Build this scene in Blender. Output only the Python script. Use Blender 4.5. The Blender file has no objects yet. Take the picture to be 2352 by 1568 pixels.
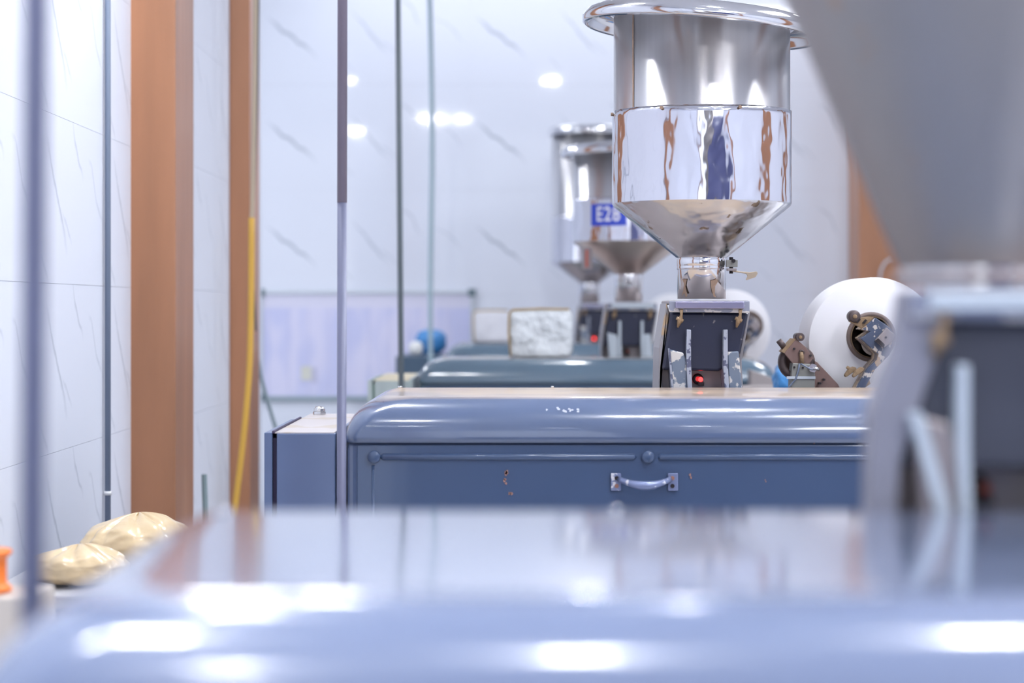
import bpy, bmesh, math, random
from mathutils import Vector, Matrix, noise
random.seed(4)
PI = math.pi
SC = bpy.context.scene
COL = SC.collection

# ------------------------------------------------------------------ camera, world, exposure, lights
CZ = 1.40                      # eye height
cam_d = bpy.data.cameras.new('camera'); cam = bpy.data.objects.new('camera', cam_d); COL.objects.link(cam)
cam.location = (0, 0, CZ); cam.rotation_euler = (PI / 2, 0, 0)
cam_d.sensor_width = 36; cam_d.lens = 75; cam_d.shift_y = -79 / 2352
cam_d.clip_start = 0.05; cam_d.clip_end = 100
cam_d.dof.use_dof = True; cam_d.dof.focus_distance = 4.66; cam_d.dof.aperture_fstop = 2.8
SC.camera = cam
SC.view_settings.view_transform = 'Standard'; SC.view_settings.look = 'None'
SC.view_settings.gamma = 1; SC.view_settings.use_curve_mapping = False
SC.view_settings.exposure = 0.19
SC.cycles.max_bounces = 8; SC.cycles.diffuse_bounces = 4; SC.cycles.glossy_bounces = 5
SC.cycles.sample_clamp_indirect = 6
w = bpy.data.worlds.new('world'); SC.world = w; w.use_nodes = True
w.node_tree.nodes['Background'].inputs[0].default_value = (0.84, 0.89, 1.0, 1)
w.node_tree.nodes['Background'].inputs[1].default_value = 1.85

def area(name, loc, sx, sy, power, color=(0.93, 0.95, 1.0)):
    d = bpy.data.lights.new(name, 'AREA'); d.shape = 'RECTANGLE'; d.size = sx; d.size_y = sy
    d.energy = power; d.color = color
    o = bpy.data.objects.new(name, d); COL.objects.link(o); o.location = loc
    return o
for x, y, sx, sy, p in [(1.9, -0.6, .7, 1.2, 70), (1.9, 2.2, .6, 1.1, 50), (1.9, 5.2, .5, 1.1, 55), (1.9, 8.6, .5, 1.1, 40), (-2.2, 10.2, .5, 1.2, 26), (.5, 11.75, 3.4, .25, 17)]:
    area('fill_area_light', (x, y, 3.55), sx, sy, p)  # unseen fill lights, added to brighten the room and wash the back wall
LAMPS = [(-1.18, 8.1, 3.14), (0.30, 8.1, 3.14), (-0.80, 4.8, 3.14), (-0.66, 4.82, 3.14), (-0.46, 4.75, 3.14),
         (-1.18, 8.5, 2.72), (-0.50, 2.6, 3.14), (0.05, 0.6, 3.14), (-0.62, 1.35, 3.14), (0.71, 1.3, 3.14),
         (-0.60, 0.1, 3.14), (0.35, 3.3, 3.14), (0.95, 3.3, 3.14), (-0.85, 1.35, 3.14), (0.65, 4.1, 3.14)]
LAMP_E = 260.0

# ------------------------------------------------------------------ helpers
def ww(px, py, s): return ((px - 1176) / (1000 * s), 4.9 / s, CZ - (py - 705) / (1000 * s))

class MB:
    def __init__(self): self.v = []; self.f = []; self.sm = []
    def add(self, vs, fs, smooth=False):
        b = len(self.v); self.v += [tuple(p) for p in vs]
        for f in fs: self.f.append(tuple(i + b for i in f)); self.sm.append(smooth)
        return self
    def box(self, x0, x1, y0, y1, z0, z1):
        vs = [(x0,y0,z0),(x1,y0,z0),(x1,y1,z0),(x0,y1,z0),(x0,y0,z1),(x1,y0,z1),(x1,y1,z1),(x0,y1,z1)]
        return self.add(vs, [(0,3,2,1),(4,5,6,7),(0,1,5,4),(1,2,6,5),(2,3,7,6),(3,0,4,7)])
    def prism(self, poly, y0, y1):                 # poly in (x,z); extruded along y
        ar = sum(poly[i][0]*poly[(i+1)%len(poly)][1]-poly[(i+1)%len(poly)][0]*poly[i][1] for i in range(len(poly)))
        if ar < 0: poly = poly[::-1]
        n = len(poly)
        vs = [(x, y0, z) for x, z in poly] + [(x, y1, z) for x, z in poly]
        fs = [tuple(range(n)), tuple(range(2*n-1, n-1, -1))] + [(i, i+n, (i+1)%n+n, (i+1)%n) for i in range(n)]
        return self.add(vs, fs)
    def cyl(self, p0, p1, r, n=24, r1=None, smooth=True):
        p0 = Vector(p0); p1 = Vector(p1); d = (p1-p0).normalized()
        a = d.orthogonal().normalized(); b = d.cross(a); r1 = r if r1 is None else r1
        vs = []
        for p, rr in ((p0, r), (p1, r1)):
            for i in range(n):
                t = 2*PI*i/n; vs.append(p + a*math.cos(t)*rr + b*math.sin(t)*rr)
        self.add(vs, [(i, (i+1)%n, (i+1)%n+n, i+n) for i in range(n)], smooth)
        self.add(vs[:n], [tuple(range(n-1, -1, -1))]); self.add(vs[n:], [tuple(range(n))])
        return self
    def lathe(self, prof, c=(0,0,0), n=64, a0=0, a1=2*PI, smooth=True, axis='z'):
        full = abs(a1-a0-2*PI) < 1e-6; m = n if full else n+1
        vs = []
        for r, z in prof:
            for i in range(m):
                t = a0 + (a1-a0)*i/n
                if axis == 'z': vs.append((c[0]+r*math.cos(t), c[1]+r*math.sin(t), c[2]+z))
                else: vs.append((c[0]+r*math.cos(t), c[1]+z, c[2]-r*math.sin(t)))
        fs = []
        for k in range(len(prof)-1):
            for i in range(n):
                j = (i+1) % m
                fs.append((k*m+i, k*m+j, (k+1)*m+j, (k+1)*m+i))
        return self.add(vs, fs, smooth)
    def tube(self, pts, r, n=12, rx=None):
        pts = [Vector(p) for p in pts]; rings = []
        up = None
        for i, p in enumerate(pts):
            d = (pts[min(i+1, len(pts)-1)] - pts[max(i-1, 0)]).normalized()
            if up is None: up = d.orthogonal().normalized()
            up = (up - d*up.dot(d)).normalized(); b = d.cross(up)
            rr = r[i] if isinstance(r, (list, tuple)) else r
            rings.append([p + up*math.cos(2*PI*k/n)*rr + b*math.sin(2*PI*k/n)*rr for k in range(n)])
        vs = [q for g in rings for q in g]; fs = []
        for i in range(len(pts)-1):
            for k in range(n): fs.append((i*n+k, i*n+(k+1)%n, (i+1)*n+(k+1)%n, (i+1)*n+k))
        self.add(vs, fs, True); self.add(rings[0], [tuple(range(n-1,-1,-1))]); self.add(rings[-1], [tuple(range(n))])
        return self
    def build(self, name, mat, parent=None, bevel=0, seg=2, loc=None, shade=False):
        me = bpy.data.meshes.new(name); me.from_pydata(self.v, [], self.f)
        me.polygons.foreach_set('use_smooth', [bool(s) or shade for s in self.sm])
        me.materials.append(mat); me.update()
        bm = bmesh.new(); bm.from_mesh(me); bmesh.ops.remove_doubles(bm, verts=bm.verts, dist=1e-6)
        bmesh.ops.recalc_face_normals(bm, faces=bm.faces); bm.to_mesh(me); bm.free()
        o = bpy.data.objects.new(name, me); COL.objects.link(o)
        if parent: o.parent = parent
        if loc: o.location = loc
        if bevel:
            m = o.modifiers.new('bevel', 'BEVEL'); m.width = bevel; m.segments = seg; m.limit_method = 'ANGLE'
            m.angle_limit = math.radians(40)
        return o

def empty(name, loc, label, cat, group=None):
    o = bpy.data.objects.new(name, None); COL.objects.link(o); o.location = loc; o.empty_display_size = .1
    tag(o, label, cat, group); return o
def tag(o, label, cat, group=None):
    o['label'] = label; o['category'] = cat
    if group: o['group'] = group
    return o
def struct(o): o['kind'] = 'structure'; return o

# ------------------------------------------------------------------ materials
def nn(nt, t, **kw):
    n = nt.nodes.new(t)
    for k, v in kw.items(): setattr(n, k, v)
    return n
def mat(name, color, rough=.4, metal=0, coat=0, var=.08, vscale=6, bump=0, bscale=30, spec=.5, stretch=None,
        chip=None, chip_scale=20, chip_lo=.6, chip2=None, aniso=0):
    m = bpy.data.materials.new(name); m.use_nodes = True; nt = m.node_tree; L = nt.links
    b = nt.nodes['Principled BSDF']
    b.inputs['Roughness'].default_value = rough; b.inputs['Metallic'].default_value = metal
    b.inputs['Coat Weight'].default_value = coat; b.inputs['Coat Roughness'].default_value = .06
    b.inputs['Specular IOR Level'].default_value = spec; b.inputs['Anisotropic'].default_value = aniso
    tc = nn(nt, 'ShaderNodeTexCoord'); src = tc.outputs['Object']
    if stretch:
        mp = nn(nt, 'ShaderNodeMapping'); mp.inputs['Scale'].default_value = stretch; L.new(src, mp.inputs[0]); src = mp.outputs[0]
    n = nn(nt, 'ShaderNodeTexNoise'); n.inputs['Scale'].default_value = vscale; n.inputs['Detail'].default_value = 5
    L.new(src, n.inputs['Vector'])
    cr = nn(nt, 'ShaderNodeMix', data_type='RGBA')
    c0 = [max(0, c*(1-var)) for c in color]; c1 = [min(1, c*(1+var)) for c in color]
    cr.inputs[6].default_value = (*c0, 1); cr.inputs[7].default_value = (*c1, 1); L.new(n.outputs[0], cr.inputs[0])
    out = cr.outputs[2]
    def layer(out, colr, sc, lo, seed):
        n2 = nn(nt, 'ShaderNodeTexNoise'); n2.inputs['Scale'].default_value = sc; n2.inputs['Detail'].default_value = 4
        mp = nn(nt, 'ShaderNodeMapping'); mp.inputs['Location'].default_value = (seed, seed*.7, 0)
        L.new(tc.outputs['Object'], mp.inputs[0]); L.new(mp.outputs[0], n2.inputs['Vector'])
        r = nn(nt, 'ShaderNodeMapRange'); r.inputs[1].default_value = lo; r.inputs[2].default_value = lo+.03
        L.new(n2.outputs[0], r.inputs[0])
        mx = nn(nt, 'ShaderNodeMix', data_type='RGBA'); mx.inputs[7].default_value = (*colr, 1)
        L.new(r.outputs[0], mx.inputs[0]); L.new(out, mx.inputs[6]); return mx.outputs[2]
    if chip: out = layer(out, chip, chip_scale, chip_lo, 3.1)
    if chip2: out = layer(out, chip2, chip_scale*.7, chip_lo+.05, 7.7)
    L.new(out, b.inputs['Base Color'])
    if aniso:
        tg = nn(nt, 'ShaderNodeTangent', direction_type='RADIAL', axis='Z'); L.new(tg.outputs[0], b.inputs['Tangent']); b.inputs['Anisotropic Rotation'].default_value = .25
    if bump:
        nb = nn(nt, 'ShaderNodeTexNoise'); nb.inputs['Scale'].default_value = bscale; nb.inputs['Detail'].default_value = 3
        L.new(src, nb.inputs['Vector'])
        bp = nn(nt, 'ShaderNodeBump'); bp.inputs['Strength'].default_value = 1; bp.inputs['Distance'].default_value = bump
        L.new(nb.outputs[0], bp.inputs['Height']); L.new(bp.outputs[0], b.inputs['Normal'])
    return m
def emit(name, color, e):
    m = bpy.data.materials.new(name); m.use_nodes = True; b = m.node_tree.nodes['Principled BSDF']
    b.inputs['Base Color'].default_value = (*color, 1); b.inputs['Emission Color'].default_value = (*color, 1)
    b.inputs['Emission Strength'].default_value = e; return m

M = {}
def paint(name, base, dust, dust_amt, rust=True):
    """machine enamel: glossy blue-grey, tan tea dust settled on the flat top, a few rust specks"""
    m = bpy.data.materials.new(name); m.use_nodes = True; nt = m.node_tree; L = nt.links
    b = nt.nodes['Principled BSDF']; b.inputs['Coat Weight'].default_value = 1; b.inputs['Coat Roughness'].default_value = .07
    tc = nn(nt, 'ShaderNodeTexCoord')
    n = nn(nt, 'ShaderNodeTexNoise'); n.inputs['Scale'].default_value = 5; n.inputs['Detail'].default_value = 5
    L.new(tc.outputs['Object'], n.inputs['Vector'])
    mx = nn(nt, 'ShaderNodeMix', data_type='RGBA')
    mx.inputs[6].default_value = (*[c*.9 for c in base], 1); mx.inputs[7].default_value = (*[c*1.12 for c in base], 1)
    L.new(n.outputs[0], mx.inputs[0]); out = mx.outputs[2]
    if rust:
        n2 = nn(nt, 'ShaderNodeTexNoise'); n2.inputs['Scale'].default_value = 7; n2.inputs['Detail'].default_value = 8; n2.inputs['Roughness'].default_value = .7
        L.new(tc.outputs['Object'], n2.inputs['Vector'])
        r = nn(nt, 'ShaderNodeMapRange'); r.inputs[1].default_value = .70; r.inputs[2].default_value = .76; L.new(n2.outputs[0], r.inputs[0])
        m2 = nn(nt, 'ShaderNodeMix', data_type='RGBA'); m2.inputs[7].default_value = (.35, .15, .09, 1)
        L.new(r.outputs[0], m2.inputs[0]); L.new(out, m2.inputs[6]); out = m2.outputs[2]
    geo = nn(nt, 'ShaderNodeNewGeometry'); sp = nn(nt, 'ShaderNodeSeparateXYZ'); L.new(geo.outputs['Normal'], sp.inputs[0])
    r3 = nn(nt, 'ShaderNodeMapRange'); r3.inputs[1].default_value = .93; r3.inputs[2].default_value = .995; r3.inputs[4].default_value = dust_amt
    L.new(sp.outputs[2], r3.inputs[0])
    n3 = nn(nt, 'ShaderNodeTexNoise'); n3.inputs['Scale'].default_value = 3; n3.inputs['Detail'].default_value = 6; L.new(tc.outputs['Object'], n3.inputs['Vector'])
    r4 = nn(nt, 'ShaderNodeMapRange'); r4.inputs[1].default_value = .3; r4.inputs[2].default_value = .55; r4.inputs[3].default_value = .6; L.new(n3.outputs[0], r4.inputs[0])
    mu = nn(nt, 'ShaderNodeMath', operation='MULTIPLY'); L.new(r3.outputs[0], mu.inputs[0]); L.new(r4.outputs[0], mu.inputs[1])
    m3 = nn(nt, 'ShaderNodeMix', data_type='RGBA'); m3.inputs[7].default_value = (*dust, 1)
    L.new(mu.outputs[0], m3.inputs[0]); L.new(out, m3.inputs[6]); L.new(m3.outputs[2], b.inputs['Base Color'])
    rr = nn(nt, 'ShaderNodeMapRange'); rr.inputs[3].default_value = .22; rr.inputs[4].default_value = .6; L.new(mu.outputs[0], rr.inputs[0])
    L.new(rr.outputs[0], b.inputs['Roughness'])
    cw = nn(nt, 'ShaderNodeMapRange'); cw.inputs[3].default_value = 1; cw.inputs[4].default_value = .15; L.new(mu.outputs[0], cw.inputs[0])
    L.new(cw.outputs[0], b.inputs['Coat Weight'])
    return m
TAN = (.55, .40, .25)
M['paint1'] = paint('enamel_near', (.165, .205, .32), TAN, .0, False)
M['paint1'].node_tree.nodes['Principled BSDF'].inputs['Coat Roughness'].default_value = .10
M['paint2'] = paint('enamel_blue', (.085, .120, .215), TAN, .75)
M['paint3'] = paint('enamel_teal', (.10, .16, .22), TAN, .35)
M['door'] = mat('door_enamel', (.042, .075, .155), .32, coat=.5, var=.1, vscale=4, chip=(.33, .15, .10), chip_scale=9, chip_lo=.72)
M['door3'] = mat('door_enamel_teal', (.06, .10, .17), .32, coat=.5)
M['boxp'] = mat('box_enamel', (.10, .145, .27), .35, coat=.3, chip=(.3, .15, .1), chip_scale=14, chip_lo=.75)
M['boxtop'] = mat('box_top_dusty', (.55, .50, .49), .4, coat=.2, chip=(.5, .42, .33), chip_scale=6, chip_lo=.6)
M['boxg'] = mat('pale_green_enamel', (.48, .56, .55), .35, coat=.3)
M['boxgt'] = mat('pale_green_top', (.75, .66, .45), .5)
M['greend'] = mat('green_edge', (.25, .38, .32), .4)
M['boxd'] = mat('dark_blue_box', (.05, .09, .14), .4)
M['gapdark'] = mat('gap_dark', (.04, .03, .08), .6)
M['handle'] = mat('handle_paint', (.20, .24, .40), .28, metal=.3, coat=.3, chip=(.7, .7, .75), chip_scale=60, chip_lo=.6)
M['rustbolt'] = mat('rusty_screw', (.28, .14, .11), .6, bump=.001, bscale=400)
M['steel'] = mat('polished_steel', (.78, .78, .80), .10, metal=1, var=.05, vscale=8, chip=(.35, .25, .18), chip_scale=14, chip_lo=.80)
M['skirt'] = mat('dented_polished_steel', (.70, .70, .755), .09, metal=1, var=.06, bump=.016, bscale=8, stretch=(1, 1, .5), chip=(.42, .30, .22), chip_scale=11, chip_lo=.80)
M['brush'] = mat('brushed_steel', (.66, .65, .66), .30, metal=1, var=.28, vscale=22, stretch=(1, 1, .02), aniso=.92)
M['cone'] = mat('stained_steel_cone', (.66, .66, .68), .2, metal=1, var=.15, vscale=9, bump=.014, bscale=7, chip=(.30, .24, .18), chip_scale=22, chip_lo=.68)
M['cone3'] = mat('brownish_steel_cone', (.55, .48, .44), .3, metal=1, var=.15, vscale=7)
M['nearcone'] = mat('dull_steel', (.33, .312, .305), .42, metal=.9, var=.25, vscale=5, stretch=(1, 1, .4), chip=(.38, .26, .18), chip_scale=7, chip_lo=.66)
M['bronze'] = mat('tan_steel', (.55, .45, .33), .35, metal=.8, var=.2)
M['rustedge'] = mat('brown_stain', (.30, .20, .14), .7, var=.3)
M['seat'] = mat('worn_seat_plate', (.34, .33, .47), .25, metal=.6, var=.1)
M['frame'] = mat('chipped_grey', (.26, .28, .36), .4, chip=(.60, .58, .58), chip_scale=45, chip_lo=.54)
M['chute'] = mat('dark_chute', (.017, .021, .048), .35, coat=.15, var=.2, chip=(.16, .15, .16), chip_scale=50, chip_lo=.66)
M['nearchute'] = mat('near_chute', (.05, .054, .075), .45, var=.3, vscale=8)
M['sidep'] = mat('grey_side_plate', (.31, .30, .32), .4, metal=.3, var=.12, chip=(.45, .33, .22), chip_scale=10, chip_lo=.62)
M['leg'] = mat('chipped_leg', (.16, .20, .27), .42, chip=(.62, .60, .58), chip_scale=42, chip_lo=.53)
M['legs_pale'] = mat('pale_leg', (.50, .56, .62), .4, chip=(.45, .35, .28), chip_scale=12, chip_lo=.68)
M['fin'] = mat('fin_paint', (.36, .39, .47), .35, chip=(.10, .11, .18), chip_scale=70, chip_lo=.56)
M['nearside'] = mat('near_grey_side_plate', (.27, .27, .32), .4, metal=.2, var=.15, chip=(.33, .27, .22), chip_scale=8, chip_lo=.66)
M['mount'] = mat('mount_plate', (.33, .29, .29), .4, metal=.4)
M['tan'] = mat('tan_dusty_metal', (.30, .205, .12), .7, metal=.1, var=.3, vscale=60, bump=.002, bscale=200)
M['brown'] = mat('rusty_brown_plate', (.21, .135, .12), .55, metal=.3, var=.2, vscale=40)
M['dkbrown'] = mat('dark_brown_metal', (.10, .075, .075), .5, metal=.4, var=.3, vscale=50)
M['wheelb'] = mat('brown_wheel', (.19, .145, .13), .5, metal=.2, var=.25, vscale=40)
M['dark'] = mat('dark_metal', (.035, .03, .035), .4, metal=.5)
M['greybox'] = mat('grey_green_box', (.27, .27, .25), .45, metal=.3, var=.15)
M['silver'] = mat('silver_nut', (.75, .75, .75), .2, metal=1)
M['armblue'] = mat('arm_chipped_blue', (.06, .08, .135), .4, var=.15, chip=(.55, .50, .46), chip_scale=55, chip_lo=.56, chip2=(.40, .28, .18))
M['armgrey'] = mat('arm_dusty_grey', (.24, .20, .19), .5, chip=(.42, .33, .24), chip_scale=50, chip_lo=.5)
M['paper'] = mat('white_paper', (.86, .86, .89), .75, var=.01)
M['red'] = emit('red_lamp', (1, .03, .03), 5)
M['reddim'] = mat('dull_red_lamp', (.5, .10, .06), .4)
M['wood1'] = mat('brown_wood_panel', (.36, .165, .085), .42, coat=.1, var=.42, vscale=9, stretch=(1, 1, .12), bump=.0006, bscale=60)
M['wood2'] = mat('orange_wood_panel', (.44, .20, .10), .38, coat=.15, var=.25, vscale=7, stretch=(1, 1, .2))
M['pole'] = mat('grey_lilac_pole', (.155, .165, .255), .4, metal=.1)
M['poleup'] = mat('pinkish_grey_sleeve', (.22, .19, .25), .4)
M['pole3'] = mat('grey_green_pole', (.13, .16, .18), .4)
M['pole4'] = mat('pale_teal_pole', (.30, .40, .45), .5)
M['pipe'] = mat('slate_pipe', (.16, .20, .28), .4)
M['clampw'] = mat('white_clamp', (.75, .76, .78), .4)
M['yellow'] = mat('golden_cable', (.72, .42, .07), .5, var=.05)
M['cabletan'] = mat('tan_cable', (.52, .42, .30), .5)
M['cableblk'] = mat('dark_cable', (.10, .11, .12), .5)
M['rod'] = mat('grey_teal_rod', (.28, .36, .40), .5)
M['frameb'] = mat('board_frame', (.58, .63, .68), .35, metal=.2)
M['capd'] = mat('board_corner_cap', (.13, .19, .22), .5)
M['wrap'] = mat('crinkled_plastic_wrap', (.80, .85, .88), .22, coat=.6, var=.15, vscale=14, bump=.05, bscale=14)
M['wrap4'] = mat('plastic_wrap_pale', (.70, .70, .74), .35, coat=.4, var=.1, vscale=12, bump=.01, bscale=16)
M['kraft'] = mat('kraft_edge', (.48, .35, .18), .7)
M['bluebag'] = mat('blue_plastic_bag', (.05, .25, .58), .35, coat=.3, bump=.01, bscale=20)
M['whiteball'] = mat('cream_knob', (.80, .80, .78), .5)
M['bag'] = mat('beige_plastic_sack', (.70, .54, .32), .34, coat=.7, var=.12, vscale=7, bump=.005, bscale=16)
M['tie'] = mat('dark_tie', (.10, .13, .10), .6)
M['orange'] = mat('orange_plastic', (.85, .20, .02), .4)
M['carton'] = mat('pale_carton', (.62, .56, .50), .6)
M['tablem'] = mat('grey_table', (.52, .52, .54), .4)
M['floor'] = mat('pale_floor', (.62, .63, .66), .35, var=.05)
M['ceil'] = mat('white_ceiling', (.82, .84, .88), .8, var=.01)
M['grout'] = mat('white_grout', (.72, .75, .83), .7, var=.01)
M['lampw'] = mat('lamp_housing', (.8, .8, .82), .5)
M['lampe'] = emit('lamp_diffuser', (.95, .97, 1), LAMP_E)
M['blue'] = mat('blue_label', (.03, .07, .55), .4, var=.05)
M['white'] = mat('white_print', (.85, .85, .9), .5, var=.01)
M['bin'] = mat('taupe_bin', (.30, .27, .27), .5)

def marble(name, rot, seed, rough=.05, spec=.5):
    """white tile with diagonal grey veins, the same on every tile (object coordinates)"""
    m = bpy.data.materials.new(name); m.use_nodes = True; nt = m.node_tree; L = nt.links
    b = nt.nodes['Principled BSDF']; b.inputs['Roughness'].default_value = rough; b.inputs['Specular IOR Level'].default_value = spec
    tc = nn(nt, 'ShaderNodeTexCoord'); mp = nn(nt, 'ShaderNodeMapping'); mp.inputs['Location'].default_value = seed
    L.new(tc.outputs['Object'], mp.inputs[0])
    sp = nn(nt, 'ShaderNodeSeparateXYZ'); L.new(mp.outputs[0], sp.inputs[0])
    a = 'X' if rot == 0 else 'Y'
    ns = nn(nt, 'ShaderNodeTexNoise'); ns.inputs['Scale'].default_value = 5; ns.inputs['Detail'].default_value = 6; L.new(mp.outputs[0], ns.inputs['Vector'])
    def mth(op, x, y):
        q = nn(nt, 'ShaderNodeMath', operation=op)
        for i, t in enumerate((x, y)):
            if isinstance(t, (int, float)): q.inputs[i].default_value = t
            else: L.new(t, q.inputs[i])
        return q.outputs[0]
    n0 = mth('MULTIPLY', mth('SUBTRACT', ns.outputs[0], .5), .16)
    u = sp.outputs[a]; v = sp.outputs['Z']
    tot = None
    # veins: line through (cu, cv) slope k, half length hl along u
    for cu, cv, k, hl, wd, st in ((-.42, -.02, -.95, .15, .011, 1.0), (.03, .0, -1.15, .12, .010, .55), (.26, .14, -1.0, .07, .009, .5), (.48, .03, -.9, .10, .008, .35), (-.10, -.17, -.8, .05, .008, .3), (.14, -.08, -.7, .06, .008, .3)):
        du = mth('SUBTRACT', u, cu); d = mth('ADD', mth('SUBTRACT', mth('SUBTRACT', v, cv), mth('MULTIPLY', du, k)), n0)
        ad = mth('ABSOLUTE', d, 0)
        r = nn(nt, 'ShaderNodeMapRange'); r.inputs[1].default_value = 0; r.inputs[2].default_value = wd*1.7; r.inputs[3].default_value = st; r.inputs[4].default_value = 0; L.new(ad, r.inputs[0])
        r2 = nn(nt, 'ShaderNodeMapRange'); r2.inputs[1].default_value = hl*.4; r2.inputs[2].default_value = hl; r2.inputs[3].default_value = 1; r2.inputs[4].default_value = 0
        L.new(mth('ABSOLUTE', du, 0), r2.inputs[0])
        p = mth('MULTIPLY', r.outputs[0], r2.outputs[0]); tot = p if tot is None else mth('MAXIMUM', tot, p)
    mx = nn(nt, 'ShaderNodeMix', data_type='RGBA'); mx.inputs[6].default_value = (.74, .775, .86, 1); mx.inputs[7].default_value = (.36, .40, .47, 1)
    L.new(tot, mx.inputs[0]); L.new(mx.outputs[2], b.inputs['Base Color'])
    return m
M['marble_back'] = marble('marble_back', 0, (0, 0, 0))
M['marble_left'] = marble('marble_left', 1, (0, .2, 0), .55, .1)

# ------------------------------------------------------------------ room
LX = -1.03; BY = 12.25; CEIL = 3.6; RX = 3.6; FY = -3.0
struct(MB().box(-3.2, RX, FY, BY+.2, -.05, 0).build('floor', M['floor']))
struct(MB().box(-3.2, RX, FY, BY+.2, CEIL, CEIL+.1).build('ceiling', M['ceil']))
wb = struct(MB().box(-3.2, RX, BY, BY+.15, 0, CEIL).build('wall_back', M['grout']))
def tilemesh(name, w_, h_, t, matr, axis):
    mb = MB(); g = .0004
    if axis == 'x': mb.box(-w_/2+g, w_/2-g, -t, 0, -h_/2+g, h_/2-g)
    else: mb.box(0, t, -w_/2+g, w_/2-g, -h_/2+g, h_/2-g)
    o = mb.build(name, matr, None); me = o.data; bpy.data.objects.remove(o); return me
tm = tilemesh('tile', 1.2, .6, .01, M['marble_back'], 'x')
zj = CZ - (195-705)/400.0      # one horizontal joint seen in the photo
xj = (598-1176)/400.0
for i in range(-2, 5):
    for j in range(-5, 3):
        cx = xj + i*1.2 + .6; cz = zj + j*.6 - .3
        if cz < .25 or cz > 3.0 or cx-.6 < -3.3 or cx > 3.1: continue
        o = bpy.data.objects.new('tile', tm); COL.objects.link(o); o.parent = wb; o.location = (cx, BY, cz)
wl = struct(MB().box(LX-.15, LX-.01, FY, 8.4, 0, CEIL).box(LX-.02, LX+.043, 6.0, 8.4, 0, CEIL).build('wall_left', M['grout']))
tl = tilemesh('tile', .8, .38, .01, M['marble_left'], 'y')
zl = CZ-.327
for i in range(-6, 12):
    for j in range(-3, 6):
        cy = -.2 + i*.8 + .4; cz = zl + j*.38 - .19
        if cz < .1 or cz > 3.1 or cy < -2.5 or cy > 8.05: continue
        o = bpy.data.objects.new('tile', tl); COL.objects.link(o); o.parent = wl; o.location = (LX-.01 if cy < 6 else LX+.043, cy, cz)
struct(MB().box(-3.2, -3.1, 7.6, BY, 0, CEIL).build('wall_side', M['grout']))
struct(MB().box(RX, RX+.1, FY, BY, 0, CEIL).build('wall_right', M['grout']))
# timber clad columns
def column(name, x0, x1, y0, y1, m):
    o = MB().box(x0, x1, y0, y1, 0, CEIL).build(name, m, bevel=.004); return struct(o)
column('trim_1', (297-1176)/850, (403-1176)/850, 4.9/.85, 4.9/.804, M['wood1'])
column('trim_2', (527-1176)/664, (574-1176)/664, 4.9/.664, 4.9/.64, M['wood2'])
column('trim_3', 1.93, 2.3, 11.86, BY-.01, M['wood2'])
column('trim_4', LX+.005, -.93, 3.4, 3.6, M['wood1'])  # from here on out of view, added for brown streaks reflected in the steel
column('trim_5', LX+.005, -.93, -1.4, -1.1, M['wood1'])
column('trim_6', RX-.12, RX-.01, 4.2, 4.7, M['wood1'])
column('trim_7', RX-.12, RX-.01, 6.6, 7.0, M['wood1'])
column('trim_8', RX-.12, RX-.01, -.6, -.1, M['wood1'])
M['bluerefl'] = mat('blue_grey_reflected', (.07, .08, .19), .5)
struct(MB().box(.45, RX-.01, -2.3, -2.25, 0, 2.7).build('unseen_reflected_panel', M['bluerefl']))  # unseen panel behind the camera, added so the sharp hopper reflects a dark blue band

# ceiling lamps
for k, (x, y, z) in enumerate(LAMPS):
    where = ['over the left aisle at the far end', 'over the far hopper line', 'first of the cluster over the left aisle', 'middle of the cluster over the left aisle',
             'last of the cluster over the left aisle', 'hanging on a rod over the left aisle', 'behind the nearest hood on its left', 'right above the camera side of the nearest hood',
             'over the left end of the nearest hood', 'over the nearest hopper', 'left of the camera', 'in front of the sharp hood', 'in front of the sharp hopper', 'closest to the near left wall', 'over the sharp hood'][k]
    t = empty('ceiling_lamp', (x, y, z), 'small white ceiling lamp ' + where, 'lamp', 'small ceiling lamps')
    MB().box(-.07, .07, -.06, .06, 0, .05).build('housing', M['lampw'], t, bevel=.004)
    MB().box(-.06, .06, -.045, .045, -.006, -.0005).build('diffuser', M['lampe'], t)
    if k >= 6:
        for q in ((-.074,-.07,-.064,.064),(.07,.074,-.064,.064),(-.07,.07,-.064,-.060),(-.07,.07,.060,.064)):
            MB().box(*q, -.07, .05).build('baffle', M['lampw'], t)  # added skirts that keep these lamps from reflecting in the back wall
    MB().cyl((0, 0, .051), (0, 0, CEIL-z), .006).build('rod', M['lampw'], t)

# ------------------------------------------------------------------ machine pieces
YM = 4.9
def Lp(px, py, s): return ((px-1176)/(1000*s), CZ-(py-705)/(1000*s))   # local x, z at magnification s
def poly(pts, s): return [Lp(x, y, s) for x, y in pts]

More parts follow.
